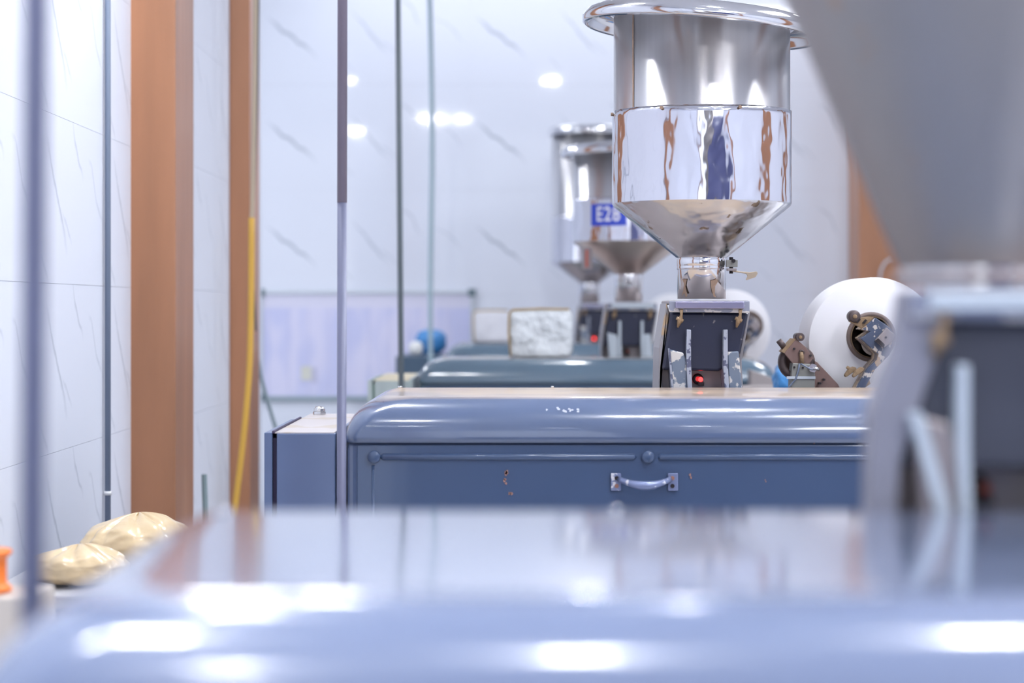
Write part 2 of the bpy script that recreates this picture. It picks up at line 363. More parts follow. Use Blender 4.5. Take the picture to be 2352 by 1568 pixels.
def cover_mesh(x0, x1, y0, y1, zt, rx, rr, depth_lip=.012):
    """enamel hood: flat top, big rolled front and side edges, soft ball corners; y0 front"""
    mb = MB(); N = 14; K = 8; rings = []
    lev = [(1-math.cos(a), 1-math.sin(a), math.sin(a)) for a in [PI/2*i/N for i in range(N, -1, -1)]]
    lev += [(0, 1+.15, 0)]
    for ins, dz, sn in lev:
        X0 = x0+rx*ins; X1 = x1-rx*ins; Y0 = y0+rr*ins; Y1 = y1-.012*ins
        rc = .025+.05*sn; z = zt-rr*dz; ring = []
        for (cx, cy, a0, r) in ((X0+rc, Y0+rc, PI, rc), (X1-rc, Y0+rc, 1.5*PI, rc), (X1-.01, Y1-.01, 0, .01), (X0+.01, Y1-.01, .5*PI, .01)):
            for k in range(K+1):
                a = a0+PI/2*k/K; ring.append((cx+r*math.cos(a), cy+r*math.sin(a), z))
        rings.append(ring)
    # underside return
    last = rings[-1]; n = len(last); cx = (x0+x1)/2; cy = (y0+y1)/2
    rings.append([(x+(.014 if x < cx else -.014), y+(.014 if y < cy else -.014), z) for x, y, z in last])
    vs = [p for g in rings for p in g]; fs = []
    for k in range(len(rings)-1):
        for i in range(n): fs.append((k*n+i, k*n+(i+1)%n, (k+1)*n+(i+1)%n, (k+1)*n+i))
    mb.add(vs, fs, True); mb.add(rings[0], [tuple(range(n))], True)
    return mb

def handle(parent, m, s, yl, cx, cy):
    """pull handle; plates and a bowed grip"""
    P = lambda x, y: Lp(cx+x, cy+y, s)
    g = MB(); pts = []; rad = []
    for k in range(17):
        t = k/16; x, z = P(-58+116*t, -6+12*math.sin(PI*t)); out = .024*math.sin(PI*t)**.6
        pts.append((x, yl-.006-out, z)); rad.append(.0055+.0035*math.sin(PI*t)**2)
    g.tube(pts, rad, 14)
    h = g.build('handle', m, parent)
    for sx in (-1, 1):
        a, b = P(sx*77, -20), P(sx*54, 20)
        MB().box(min(a[0], b[0]), max(a[0], b[0]), yl-.006, yl, b[1], a[1]).build('mounting_plate', m, h, bevel=.0015)
        for sy in (-9, 9):
            p = P(sx*64, sy); MB().cyl((p[0], yl-.008, p[1]), (p[0], yl-.003, p[1]), .0042, 12).build('screw', M['rustbolt'] if sy*sx < 0 or sx < 0 and sy > 0 else M['dark'], h)
    return h

def bracket(root, s=1.027, dim=False, yoff=0, pale=False):
    """cast hopper stand with chute, legs and a switch; local y measured from the hopper axis"""
    b = MB().box(Lp(1550 if pale == 'near' else 1537,0,s)[0], Lp(1722,0,s)[0], -.118, .02 if pale == 'near' else .12, Lp(0,700,s)[1], Lp(0,690,s)[1]).build('hopper_stand', M['mount'], root, bevel=.003)
    lipf = M['seat'] if not pale else M['legs_pale']
    MB().prism(poly([(1537,691),(1722,691),(1722,719),(1537,716)], s), -.128, -.1185).build('lip', M['frame'], b, bevel=.002)
    MB().prism(poly([(1551,692),(1709,692),(1709,709),(1551,708)], s), -.138, -.1285).build('lip_plate', lipf, b, bevel=.002)
    # leaning chute body
    top = poly([(1541,717),(1722,718)], s); bot = poly([(1522,850),(1652,853),(1700,826)], s)
    if pale == 'near': top = poly([(1571,717),(1722,718)], s); bot = poly([(1530,850),(1652,853),(1700,826)], s)
    c = MB().prism([top[0], top[1], bot[2], bot[1], bot[0]], -.112, -.02 if pale == 'near' else .10).build('chute', M['nearchute'] if pale == 'near' else M['chute'], b, bevel=.006)
    near = pale == 'near'
    sp = [(1533,695),(1540,718),(1521,850),(1530,974),(1512,974),(1516,800)]
    if near: sp = [(1531,690),(1524,743),(1512,771),(1502,800),(1499,974),(1520,974),(1528,846),(1571,723),(1548,690)]
    MB().prism(poly(sp, s), -.119 if near else -.10, -.07 if near else .10).build('side_plate', M['nearside'] if near else M['sidep'], b, bevel=.003)
    MB().prism(poly([(1723,700),(1728,720),(1709,830),(1716,974),(1712,974),(1701,826)], s), -.08, .10).build('side_plate', M['sidep'], b, bevel=.002)
    lm = M['mount'] if near else M['legs_pale'] if pale else M['leg']; fm = M['legs_pale'] if pale else M['fin']
    MB().prism(poly([(1538,802),(1570,810),(1578,832),(1582,974),(1553,974)], s), -.128, .02).build('leg', lm, b, bevel=.003)
    MB().prism(poly([(1533,800),(1545,800),(1571,890),(1578,974),(1562,974),(1558,890)] if near else [(1535,800),(1539,800),(1554,974),(1549,974)], s), -.134, .02).build('leg_edge', fm, b, bevel=.001)
    MB().prism(poly([(1577,756),(1587,757),(1587,830),(1593,974),(1583,974),(1576,832)], s), -.136, -.02).build('fin', fm, b, bevel=.002)
    MB().prism(poly([(1661,757),(1671,756),(1671,830),(1679,974),(1669,974),(1660,838)], s), -.136, -.02).build('fin', fm, b, bevel=.002)
    MB().prism(poly([(1671,808),(1697,806),(1712,974),(1680,974)], s), -.128, .02).build('leg', lm, b, bevel=.003)
    MB().box(Lp(1518,0,s)[0], Lp(1705,0,s)[0], -.06, -.045, CZ-.262, Lp(0,846,s)[1]).build('mount_plate', M['mount'], b)
    p = Lp(1608, 872, s)
    MB().lathe([(.006,-.012),(.0115,-.012),(.0125,-.006),(.0115,.0)], (p[0], -.062, p[1]), 24, axis='y').build('switch_ring', M['dark'], b)
    q = Lp(1614, 873, s)
    MB().lathe([(.0001,-.012),(.003,-.010),(.0052,-.004),(.0055,0)], (q[0], -.075, q[1]), 16, axis='y').build('indicator_lamp', M['reddim'] if dim else M['red'], b)
    MB().box(q[0]-.006, q[0]+.008, -.078, -.06, q[1]-.014, q[1]-.005).build('lamp_base', M['dark'], b, bevel=.001)
    for x in (1563, 1698):
        pts = [(*Lp(x+2, 711, s), -.134), (*Lp(x+2, 724, s), -.130), (*Lp(x-1, 734, s), -.128), (*Lp(x-6, 752, s), -.124)]
        MB().tube([(a, yy, z) for a, z, yy in pts], [.004, .003, .007, .002], 8).build('wing_bolt', M['tan'], b)
        e = Lp(x-1, 733, s); MB().cyl((e[0]-.008, -.13, e[1]+.003), (e[0]+.007, -.13, e[1]-.004), .004, 8).build('wing_nut', M['tan'], b)
    return b

def C3(cx, cy): return (1760+cx/5.6, 620+cy/5.6)
def p3(pts, s): return poly([C3(x, y) for x, y in pts], s)
def splicer(root, y0):
    """small rusty guide unit with wheel, plate, cable and grey box"""
    s = 4.9/(YM+y0)
    def c(x, y): return Lp(*C3(x, y), s)
    b = MB().prism(p3([(338,1195),(630,1210),(628,1390),(612,2000),(295,2000),(322,1350)], s), y0, y0+.05).build('guide_unit', M['greybox'], root, bevel=.002)
    x, z = c(412, 1190); r = .041
    MB().lathe([(r*.62,-.008),(r*.9,-.008),(r,0),(r,.02),(r*.62,.02),(r*.62,-.008)], (x, y0+.03, z), 40, axis='y').build('wheel', M['dkbrown'], b)
    x2, z2 = c(480, 1180)
    MB().cyl((x2, y0+.055, z2), (x2, y0+.062, z2), .034, 32).build('wheel_disc', M['brown'], b)
    MB().prism(p3([(390,885),(505,985),(610,1130),(560,1205),(340,1200),(235,1070)], s), y0+.005, y0+.018).build('cover_plate', M['brown'], b, bevel=.001)
    MB().prism(p3([(390,885),(350,880),(200,1050),(235,1070)], s), y0+.008, y0+.06).build('cover_side', M['tan'], b)
    MB().cyl((*[c(180,905)[0]], y0+.03, c(180,905)[1]), (c(265,1015)[0], y0+.03, c(265,1015)[1]), .0072, 14).build('stub_rod', M['dkbrown'], b)
    rx, rz = c(440, 862)
    MB().cyl((rx, y0+.0, rz), (rx, y0+.06, rz), .0095, 20).build('roller', M['dkbrown'], b)
    MB().cyl((rx, y0-.004, rz), (rx, y0, rz), .0038, 12).build('roller_bolt', M['tan'], b)
    MB().prism(p3([(300,990),(390,850),(430,900),(400,960)], s), y0+.02, y0+.03).build('link', M['brown'], b)
    MB().prism(p3([(640,1170),(675,1190),(940,1470),(1200,2000),(600,2000),(628,1380)], s), y0+.02, y0+.028).build('gusset', M['brown'], b, bevel=.001)
    MB().box(c(262,0)[0], c(630,0)[0], y0-.004, y0-.0005, c(0,1400)[1], c(0,1365)[1]).build('strap', M['frameb'], b)
    n = c(590, 1258)
    MB().cyl((n[0], y0-.016, n[1]), (n[0], y0-.001, n[1]), .0105, 6, smooth=False).build('hex_nut', M['silver'], b)
    MB().cyl((n[0], y0-.02, n[1]), (n[0]+.014, y0-.018, n[1]-.003), .004, 10).build('stud', M['silver'], b)
    cps = [c(430,1200), c(470,1225), c(560,1275), c(650,1275)]
    MB().tube([(a, y0-.02, zz) for a, zz in cps], .0018, 8).build('wire', M['pipe'], b)
    cps = [c(425,1200), c(410,1290), c(375,1400), c(295,1495), c(250,1560)]
    MB().tube([(a, y0-.005, zz) for a, zz in cps], .0022, 8).build('wire', M['pipe'], b)
    for sx, sy in ((360,1012),(360,1250),(470,1255),(745,1410),(570,1100),(690,1455)):
        q = c(sx, sy); MB().cyl((q[0], y0-.003, q[1]), (q[0], y0+.022, q[1]), .0026, 10).build('screw', M['dark'], b)
    MB().tube([(c(450,1060)[0], y0, c(450,1060)[1]), (c(455,1110)[0], y0-.003, c(455,1110)[1]), (c(460,1195)[0], y0, c(460,1195)[1])], .005, 10).build('fitting', M['tan'], b)
    q = c(455, 1060); MB().lathe([(.004,-.004),(.0065,-.004),(.0065,.004)], (q[0], y0, q[1]), 18, axis='y').build('fitting_ring', M['dkbrown'], b)
    return b

def reel_arm(root, y0, dx=0):
    """cranked twin arm carrying the reel brake wheel"""
    s = 4.9/(YM+y0)
    def c(x, y): p = Lp(*C3(x, y), s); return (p[0]+dx, p[1])
    def pp(pts): return [c(x, y) for x, y in pts]
    Z = [(1405,612),(1600,745),(1650,830),(1560,900),(1640,940),(1590,1090),(1400,1280),(1010,2000),(880,2000),(1290,1275),(1425,1150),(1440,1085),(1215,880),(1335,790),(1225,765)]
    b = MB().prism(pp(Z), y0, y0+.014).build('reel_arm', M['armblue'], root, bevel=.002)
    for k in (1, 2):
        MB().prism(pp([(1380,640),(1520,740),(1560,900),(1590,1090),(1400,1280),(1010,2000),(930,2000),(1330,1250),(1425,1150),(1440,1085),(1215,880),(1335,790),(1225,765)]), y0+.03+.04*(k-1), y0+.05+.04*(k-1)).build('arm_plate', M['armgrey'], b, bevel=.002)
    x, z = c(1360, 868); x = x*(YM+y0+.09)/(YM+y0); r = .058
    MB().lathe([(r*.25,.10),(r*.80,.10),(r*.86,.092),(r*.97,.092),(r,.10),(r,.122),(r*.25,.122),(r*.25,.10)], (x, y0, z), 48, axis='y').build('brake_wheel', M['wheelb'], b)
    MB().lathe([(r*.80,.098),(r*.86,.096),(r*.80,.094)], (x, y0, z), 48, axis='y').build('wheel_groove', M['tan'], b)
    rx, rz = c(1150, 598)
    MB().lathe([(.002,0),(.011,0),(.0135,.003),(.0145,.01),(.0135,.02),(.0145,.03),(.002,.03)], (rx, y0+.01, rz), 28, axis='y').build('roller', M['dkbrown'], b)
    MB().lathe([(.0005,-.006),(.0045,-.006),(.005,.0)], (rx, y0+.01, rz), 14, axis='y').build('roller_bolt', M['tan'], b)
    MB().prism(pp([(1075,660),(1150,700),(1240,750),(1390,650),(1400,610),(1340,598),(1210,612),(1180,640)]), y0+.016, y0+.028).build('link_plate', M['tan'], b, bevel=.001)
    for (ax, ay) in ((1195,650),(1275,660)):
        MB().prism(pp([(ax-30,ay+22),(ax+10,ay-28),(ax+32,ay-15),(ax-5,ay+32)]), y0+.010, y0+.0158).build('slot', M['dark'], b)
    MB().prism(pp([(1540,740),(1650,835),(1600,925),(1500,1002),(1385,905)]), y0-.012, y0-.001).build('clamp_block', M['mount'], b, bevel=.002)
    q = c(1527, 865); MB().cyl((q[0], y0-.015, q[1]), (q[0], y0-.011, q[1]), .0026, 10).build('pin', M['dark'], b)
    MB().prism(pp([(1385,905),(1425,875),(1510,955),(1500,1002)]), y0-.016, y0-.0125).build('slot', M['dark'], b)
    for k, ox in ((0, 0), (1, -75)):
        MB().prism(pp([(1105+ox,1355),(1150+ox,1290),(1215+ox,1245),(1262+ox,1260),(1250+ox,1300),(1180+ox,1345),(1120+ox,1385)]), y0+.0-.006+.03*k, y0+.012+.03*k).build('lug', M['tan'], b, bevel=.002)
    q = c(1062, 1248); q2 = c(1110, 1290)
    MB().tube([(q[0], y0+.03, q[1]), (q2[0], y0+.03, q2[1])], [.0035, .0045], 10).build('lug_bolt', M['tan'], b)
    q = c(1290, 1390); MB().tube([(q[0], y0+.02, q[1]+.01), (q[0]+.004, y0+.02, q[1]-.012), (q[0]-.006, y0+.02, q[1]-.02)], [.006,.009,.005], 10).build('knob', M['tan'], b)
    MB().box(c(1000,0)[0], c(1330,0)[0], y0+.0, y0+.09, CZ-.262, CZ-.235).build('foot_plate', M['mount'], b)
    return b

def machine(Yh, label, paintm, doorm, cov=(-.678, -.14), zt=-.179, boxstyle='blue', arm_dx=0, mech=True, dim=False, pale=False, s_b=1.027, group='tea bag packing machines'):
    root = empty('packing_machine', (0, Yh, 0), label, 'machine', group)
    y0, y1 = cov
    cover_mesh(-.33, .93, y0, y1, CZ+zt, .088, .078).build('hood', paintm, root)
    zb = CZ+zt-.078*1.15
    body = MB().box(-.328, .926, y0+.009, y1-.004, .08, zb+.006).build('body', paintm, root, bevel=.02, seg=4)
    MB().box(-.30, 1.15, y1+.002, .48, .08, CZ-.263).build('rear_deck', M['mount'], root)
    for (fx, fy) in ((-.26, y0+.08), (.85, y0+.08), (-.26, .4), (.85, .4)):
        MB().cyl((fx, fy, 0), (fx, fy, .08), .03, 16).build('foot', M['dark'], root)
    yd = y0+.006; s = 4.9/(YM+yd) if Yh == YM else 4.9/(YM-.67)
    door = MB().box(-.308, .89, yd, y0+.011, .12, zb-.004).build('door', doorm, root, bevel=.003, seg=3)
    # pressed ribs and bolt caps on the door
    for a, b_ in ((880, 1455), (1518, 2200)):
        A = Lp(a, 1049, s); B = Lp(b_, 1049, s)
        MB().tube([(A[0]-.006, yd+.003, A[1]), (A[0], yd+.001, A[1]), (B[0], yd+.001, B[1]), (B[0]+.006, yd+.003, B[1])], [.003,.0072,.0072,.003], 16).build('rib', doorm, door)
    A = Lp(857, 1068, s); MB().tube([(A[0], yd+.002, A[1]), (A[0], yd+.002, .2)], .004, 10).build('rib', doorm, door)
    for px in (859, 1488, 2117):
        A = Lp(px, 1049, s)
        MB().lathe([(.0001,-.009),(.0105,-.009),(.0125,-.007),(.013,-.001)], (A[0], yd, A[1]), 32, axis='y').build('bolt_cap', doorm, door)
    handle(door, M['handle'], s, yd-.0005, 1480, 1106)
    for bx, sx in ((-.248, .006), (.09, .004)):
        MB().cyl((bx, y1-.03, CZ+zt-.001), (bx, y1-.03, CZ+zt+.004), sx, 6).build('top_screw', M['silver'], root)
    # control box on the left flank
    if boxstyle == 'blue':
        pm, tm_, gm = M['boxp'], M['boxtop'], M['gapdark']
    elif boxstyle == 'green':
        pm, tm_, gm = M['boxg'], M['boxgt'], M['greend']
    else:
        pm, tm_, gm = M['boxd'], M['boxd'], M['gapdark']
    if boxstyle == 'dark':
        bx = MB().box(-.575, -.34, -.60, .1, .45, CZ-.244).build('control_box', pm, root, bevel=.003)
    elif boxstyle:
        f = -.64; k = .12; xr = -.353
        bx = MB().box(-.470, xr, f, k, .45, CZ-.2525).build('control_box', pm, root, bevel=.002)
        MB().box(-.474, xr-.002, f+.004, k, CZ-.2524, CZ-.2505).build('box_top', tm_, bx)
        MB().box(-.4949, -.479, f, k-.25, .45, CZ-.2505).build('box_door', pm, bx, bevel=.0015)
        MB().box(-.4785, -.4705, f+.012, k-.25, .45, CZ-.262).build('box_gap', gm, bx)
        MB().box(-.4795, -.4745, f, k-.21, CZ-.2524, CZ-.247).build('door_lip', gm, bx, bevel=.001)
        MB().box(-.3525, -.345, f+.02, k, .45, CZ-.2475).build('box_flange', pm, bx, bevel=.002)
        if boxstyle == 'blue':
            gx = (734-1176)/(1000*.985)
            MB().cyl((gx, k-.05, CZ-.2505), (gx, k-.05, CZ-.243), .0160, 6, smooth=False).build('gland_base', M['silver'], bx, bevel=.001)
            MB().cyl((gx, k-.05, CZ-.243), (gx, k-.05, CZ-.236), .0135, 12, smooth=False).build('gland_nut', M['silver'], bx, bevel=.001)
            MB().lathe([(.011,0),(.008,.005),(.0001,.006)], (gx, k-.05, CZ-.236), 16).build('gland_cap', M['silver'], bx)
    bracket(root, s_b, dim=dim, pale=pale)
    if mech:
        splicer(root, -.02 if Yh == YM else 0)
        reel_arm(root, -.06 if Yh == YM else -.04, arm_dx)
    return root

def hopper(Yh, x, label, R=.202, Rs=.2055, top=.665, skirt_top=.447, ct=.237, cb=.113, rn=.0565, nb=.0185, rim=(.275, 5.2), mats=('brush', 'skirt', 'cone', 'steel'), detail=True, rimz=0):
    root = empty('hopper', (x, Yh, CZ+nb), label, 'hopper', 'steel feed hoppers')
    z = lambda v: v-nb
    cyl = MB().lathe([(R, z(ct-.004)), (R, z(top)), (R-.003, z(top)), (R-.003, z(ct))], n=96).build('drum', M[mats[0]], root)
    if skirt_top:
        sk = MB()
        n = 120; rows = 14; vs = []; fs = []
        for j in range(rows+1):
            zz = ct + (skirt_top-ct)*j/rows
            for i in range(n):
                a = 2*PI*i/n; d = .0022*noise.noise(Vector((math.cos(a)*4, math.sin(a)*4, zz*9)))*math.sin(PI*min(1, max(0, j/rows)))
                vs.append(((Rs+d)*math.cos(a), (Rs+d)*math.sin(a), z(zz)))
        for j in range(rows):
            for i in range(n): fs.append((j*n+i, j*n+(i+1)%n, (j+1)*n+(i+1)%n, (j+1)*n+i))
        sk.add(vs, fs, True)
        sk.lathe([(Rs, z(skirt_top)), (R, z(skirt_top))], n=n, smooth=False)
        skirt = sk.build('skirt', M[mats[1]], root)
        if detail:
            for a in (-2.10, -1.24, -3.07):
                p = (Rs*math.cos(a), Rs*math.sin(a), z(skirt_top-.006)); q = ((Rs+.004)*math.cos(a), (Rs+.004)*math.sin(a), z(skirt_top-.006))
                MB().cyl(p, q, .004, 12).build('rivet', M['rustedge'], skirt)
    MB().lathe([(Rs, z(ct)), (Rs-.003, z(ct-.006)), (rn+.002, z(cb+.001)), (rn, z(cb))], n=96).build('cone', M[mats[2]], root)
    nk = MB().lathe([(rn-.001, z(cb)), (rn-.001, z(nb+.0005)), (rn-.004, z(nb+.0005))], n=64).build('neck', M[mats[3]], root)
    MB().lathe([(rn, z(cb-.002)), (rn+.001, z(cb-.004)), (rn+.001, z(cb-.018)), (rn, z(cb-.019)), (rn+.0005, z(cb-.020)), (rn+.0005, z(cb-.026)), (rn-.001, z(cb-.027))], n=64).build('collar', M[mats[3]], nk)
    # curled rim
    ro, tilt = rim
    k = ro-R
    prof = [(R-.012,.004),(R+.0,.016),(R+.02*k/.073,.027),(R+.045*k/.073,.027),(R+.062*k/.073,.018),(R+k,.002),(R+k-.001,-.010),(R+k-.008,-.015),(R+k-.012,-.009),(R+k-.016,.002),(R+.045*k/.073,.017),(R+.02*k/.073,.017),(R+.004,.006),(R-.012,.0)]
    rm = MB().lathe(prof, n=96).build('rim', M['steel'], root, loc=(0, 0, z(top-.022+rimz)))
    rm.rotation_euler = (0, math.radians(tilt), 0) if tilt else (0, 0, 0)
    if detail:
        a = math.atan2(-.118, -.163)
        MB().lathe([(R+.0006, z(skirt_top)), (R+.0012, z(top-.05)), (R+.0006, z(top-.01))], n=1, a0=a-.011, a1=a+.011).build('weld_seam', M['rustedge'], cyl)
        # clamp and lever on the neck's right
        s = 4.9/4.86
        def c(px, py): p = Lp(px, py, s); return (p[0]-x, p[1]-CZ-nb)
        a, b = c(1668, 597), c(1694, 613)
        cl = MB().box(a[0], b[0], -.045, -.025, b[1], a[1]).build('clamp', M['greybox'], root, bevel=.001)
        p = c(1680, 590); q = c(1680, 628)
        MB().cyl((p[0], -.034, q[1]), (p[0], -.034, p[1]), .0045, 12).build('clamp_bolt', M['dark'], cl)
        p = c(1684, 599); MB().cyl((p[0], -.052, p[1]), (p[0], -.044, p[1]), .0045, 8).build('clamp_screw', M['dark'], cl)
        a, b = c(1670, 616), c(1692, 622); MB().box(a[0], b[0], -.045, -.024, b[1], a[1]).build('washer', M['mount'], cl, bevel=.001)
        pts = [c(*t) for t in ((1683,620),(1700,623),(1722,625),(1738,623),(1741,627),(1736,636),(1716,643),(1713,642),(1717,634),(1715,629),(1700,626),(1683,624))]
        MB().prism(pts, -.038, -.033).build('lever', M['bronze'], cl, bevel=.0008)
        # torn tape left on the neck
        for (a0, a1, ps) in ((-2.62, -2.25, [(.2,1),(.9,.98),(.7,.6),(1,.1),(.75,.0),(.55,.25),(.1,.05),(.4,.4),(.5,.75)]), (-1.33, -.93, [(.1,.9),(.8,1),(.95,.85),(.6,.6),(.55,.2),(.7,0),(.4,.05),(.15,.5)])):
            vs = []; rr = rn+.0006
            for u, v in ps:
                t = a0+(a1-a0)*u; vs.append((rr*math.cos(t), rr*math.sin(t), z(.022+.042*v)))
            MB().add(vs, [tuple(range(len(vs)))]).build('tape_scrap', M['rustedge'], nk)
        # grime along the lower seam of the cone
        for t, py in ((-2.95, .19), (-2.9, .172), (-2.7, .155), (-2.72, .186)):
            rr = rn+(Rs-rn)*(py-cb)/(ct-cb)
            MB().lathe([(.0001,.003),(.003,.002),(.004,0)], (rr*math.cos(t), rr*math.sin(t), z(py)), 8).build('grime_spot', M['dark'], root)
    return root

# ------------------------------------------------------------------ machines, front to back
Y1, Y2, Y3, Y4 = 2.0, YM, 7.95, 11.15
m1 = machine(Y1, 'nearest machine, blurred blue-grey enamel hood across the bottom of the view', M['paint1'], M['door'], cov=(-.748, -.135), zt=-.177, boxstyle=None, mech=False, s_b=1.027, pale='near', dim=True)
m2 = machine(Y2, 'second machine, in sharp focus, blue-grey with bowed pull handle and dusty hood', M['paint2'], M['door'])
m3 = machine(Y3, 'third machine, blurred teal-grey hood with pale green box on its left', M['paint3'], M['door3'], cov=(-.45, -.11), zt=-.180, boxstyle='green', arm_dx=.05, pale=True, dim=True)
m4 = machine(Y4, 'farthest machine, dark blue hood mostly hidden, glowing red lamp', M['paint3'], M['door3'], cov=(-.45, -.11), zt=-.180, boxstyle='dark', arm_dx=.04)

hopper(Y2, .4355, 'sharp polished hopper with dented skirt and wide tilted rim above the second machine')
h3 = hopper(Y3, .4345, 'blurred hopper with a blue number label, brown cone, above the third machine', R=.204, Rs=.2065, top=.60, skirt_top=.40, ct=.243, cb=.122, rn=.052, rim=(.252, -2), mats=('brush', 'skirt', 'cone3', 'steel'), detail=False)
hopper(Y4, .405, 'farthest blurred hopper, tall narrow drum half hidden behind the labelled hopper', R=.196, Rs=.1985, top=.93, skirt_top=.47, ct=.235, cb=.124, rn=.052, rim=(.215, 0), mats=('brush', 'skirt', 'cone', 'steel'), detail=False)

# illegible pale flecks left on the sharp hood's rolled edge
mk = MB(); rng = random.Random(3)
for px, n_ in ((1258, 1), (1283, 3), (1296, 3), (1309, 3), (1327, 2)):
    for q in range(n_):
        x0 = (px+rng.uniform(-5, 5)-1176)/1153; a0 = math.radians(42+rng.uniform(-4, 4)); pts = []
        for k in range(7):
            t = 2*PI*k/7; rr_ = .0032*rng.uniform(.5, 1.1); aa = a0+rr_*math.sin(t)/.078
            pts.append((x0+rr_*math.cos(t), -.678+.078-.0786*math.cos(aa), CZ-.179-.078+.0786*math.sin(aa)))
        mk.add(pts, [tuple(range(7))])
mk.build('worn_marks', mat('pale_fleck', (.42, .45, .55), .5), m2)

rk = MB()
for px, py, sz, n_ in ((1163, 1088, 5, 4), (1160, 1105, 4, 3), (1172, 1128, 4, 3), (1584, 1092, 4, 2), (1760, 1103, 2, 2), (1868, 1024, 2, 2)):
    for q in range(n_):
        cx_, cz_ = Lp(px+rng.uniform(-4, 4), py+rng.uniform(-7, 7), 1.16)
        rk.add([(cx_+sz/1160*rng.uniform(.4, 1)*math.cos(t_*PI/3), -.6735, cz_+sz/900*rng.uniform(.4, 1)*math.sin(t_*PI/3)) for t_ in range(6)], [tuple(range(6))])
rk.build('rust_marks', mat('rust_fleck', (.30, .17, .15), .6), m2)

# near hopper: tall cone, dull steel
hn = empty('hopper', (.437, Y1, CZ+.0185), 'nearest hopper, huge out-of-focus dull steel cone at the right edge', 'hopper', 'steel feed hoppers')
prof = [(.0735, .018), (.171, .252), (.24, .415), (.24, .9), (.237, .9), (.237, .42), (.168, .255), (.070, .02)]
MB().lathe(prof, n=96).build('cone', M['nearcone'], hn)
MB().lathe([(.071, .0005), (.071, .0195)], n=64).build('neck', M['steel'], hn)
MB().lathe([(.0715, .004), (.0775, .005), (.0775, .014), (.0715, .015)], n=64).build('collar', M['mount'], hn)

# label on the third hopper
def wrap_label():
    R = .2078; root = h3
    def W(u, v): a = -PI/2+u/R; return (R*math.cos(a), R*math.sin(a), v)
    zc = (705-498)/616.0-.0185; xc = ((1394-1176)/(1000*.6325))-.4345
    mb = MB(); vs = []; n = 14; w2 = .071; h2 = .040
    for i in range(n+1):
        u = xc-w2+2*w2*i/n
        for v in (zc-h2, zc+h2): vs.append(W(u, v))
    mb.add(vs, [(2*i, 2*i+2, 2*i+3, 2*i+1) for i in range(n)], True)
    lab = mb.build('label', M['blue'], root)
    cu = bpy.data.curves.new('t', 'FONT'); cu.body = 'E28'; cu.size = .074; cu.align_x = 'CENTER'; cu.align_y = 'CENTER'; cu.offset = .0012; cu.space_character = 1.15
    to = bpy.data.objects.new('t', cu); COL.objects.link(to)
    bpy.context.view_layer.update()
    me = bpy.data.meshes.new_from_object(to.evaluated_get(bpy.context.evaluated_depsgraph_get()))
    bpy.data.objects.remove(to)
    R2 = R+.0006
    for v in me.vertices:
        a = -PI/2+(xc+v.co.x*.78)/R2; v.co = (R2*math.cos(a), R2*math.sin(a), zc+v.co.y)
    me.materials.clear(); me.materials.append(M['white'])
    o = bpy.data.objects.new('lettering', me); COL.objects.link(o); o.parent = lab
wrap_label()
R = .2078
for a0, zc_, h_, w_ in ((-2.45, .16, .04, .14),):
    MB().lathe([(R+.0003, zc_-h_), (R+.0003, zc_+h_)], n=8, a0=a0-w_, a1=a0+w_).build('old_label', M['mount'], h3)
    MB().lathe([(R+.0008, zc_-h_*.8), (R+.0008, zc_+h_*.8)], n=4, a0=a0-w_*.25, a1=a0+w_*.25).build('old_label_stripe', M['reddim'], h3)

# ------------------------------------------------------------------ paper reels
def reel(cx, yf, cz, r, d, label):
    t = empty('paper_reel', (cx, yf+d/2, cz), label, 'paper reel', 'white filter paper reels')
    n = []
    MB().lathe([(.03, -d/2), (r-.001, -d/2), (r, -d/2+.001), (r, d/2-.001), (r-.001, d/2), (.03, d/2)], n=128, axis='y').build('paper', M['paper'], t)
    MB().lathe([(.022, -d/2-.002), (.03, -d/2-.002), (.03, d/2+.002), (.022, d/2+.002), (.022, -d/2-.002)], n=32, axis='y').build('core', M['carton'], t)
    MB().cyl((0, -d/2-.02, 0), (0, d/2+.12, 0), .0215, 20).build('spindle', M['dkbrown'], t)
    return t
reel((2008-1176)/992, 4.94, CZ-(787-705)/992, .1515, .19, 'sharp white paper reel with pale rim beside the near steel cone')
reel((1678-1176)/609, 8.05, CZ-(757-705)/609, .1515, .19, 'blurred white paper reel right of the sharp hopper stand')
reel((1547-1176)/440, 11.14, CZ-(741-705)/440, .1515, .19, 'faint farthest white paper reel left of the sharp hopper stand')

# ------------------------------------------------------------------ poles
def pole(px0, s, wpx, m, label, sleeve=None, wob=0, lean=0):
    x, y, _ = ww(px0, 0, s); r = wpx/2/(1000*s)
    t = empty('conduit_pole', (x, y, 0), label, 'pole', 'vertical supply poles beside the machines')
    if wob:
        pts = [(wob*math.sin(k*.9)*.5+lean*k/14, 0, CEIL*k/14) for k in range(15)]
        MB().tube(pts, r, 16).build('tube', m, t)
    else:
        top = CZ-(465-705)/(1000*s) if sleeve else CEIL
        MB().cyl((0, 0, 0), (lean*top/CEIL, 0, top), r, 24).build('tube', m, t)
        if sleeve: MB().cyl((lean*top/CEIL, 0, top), (lean, 0, CEIL), r*1.04, 24).build('sleeve', sleeve, t)
    return t
pole(47, 3.02, 56, M['pole'], 'leftmost thick lilac-grey pole, heavily blurred, beside the nearest machine', lean=.026)
pole(782, 1.17, 22, M['pole'], 'sharp lilac-grey pole with pinkish upper sleeve beside the second machine', sleeve=M['poleup'], lean=.007)
pole(928, .676, 13, M['pole3'], 'thin dark grey pole beside the third machine', lean=-.03)
pole(993, .47, 11, M['pole4'], 'pale teal thin wavy pole beside the farthest machine', wob=.012, lean=-.01)
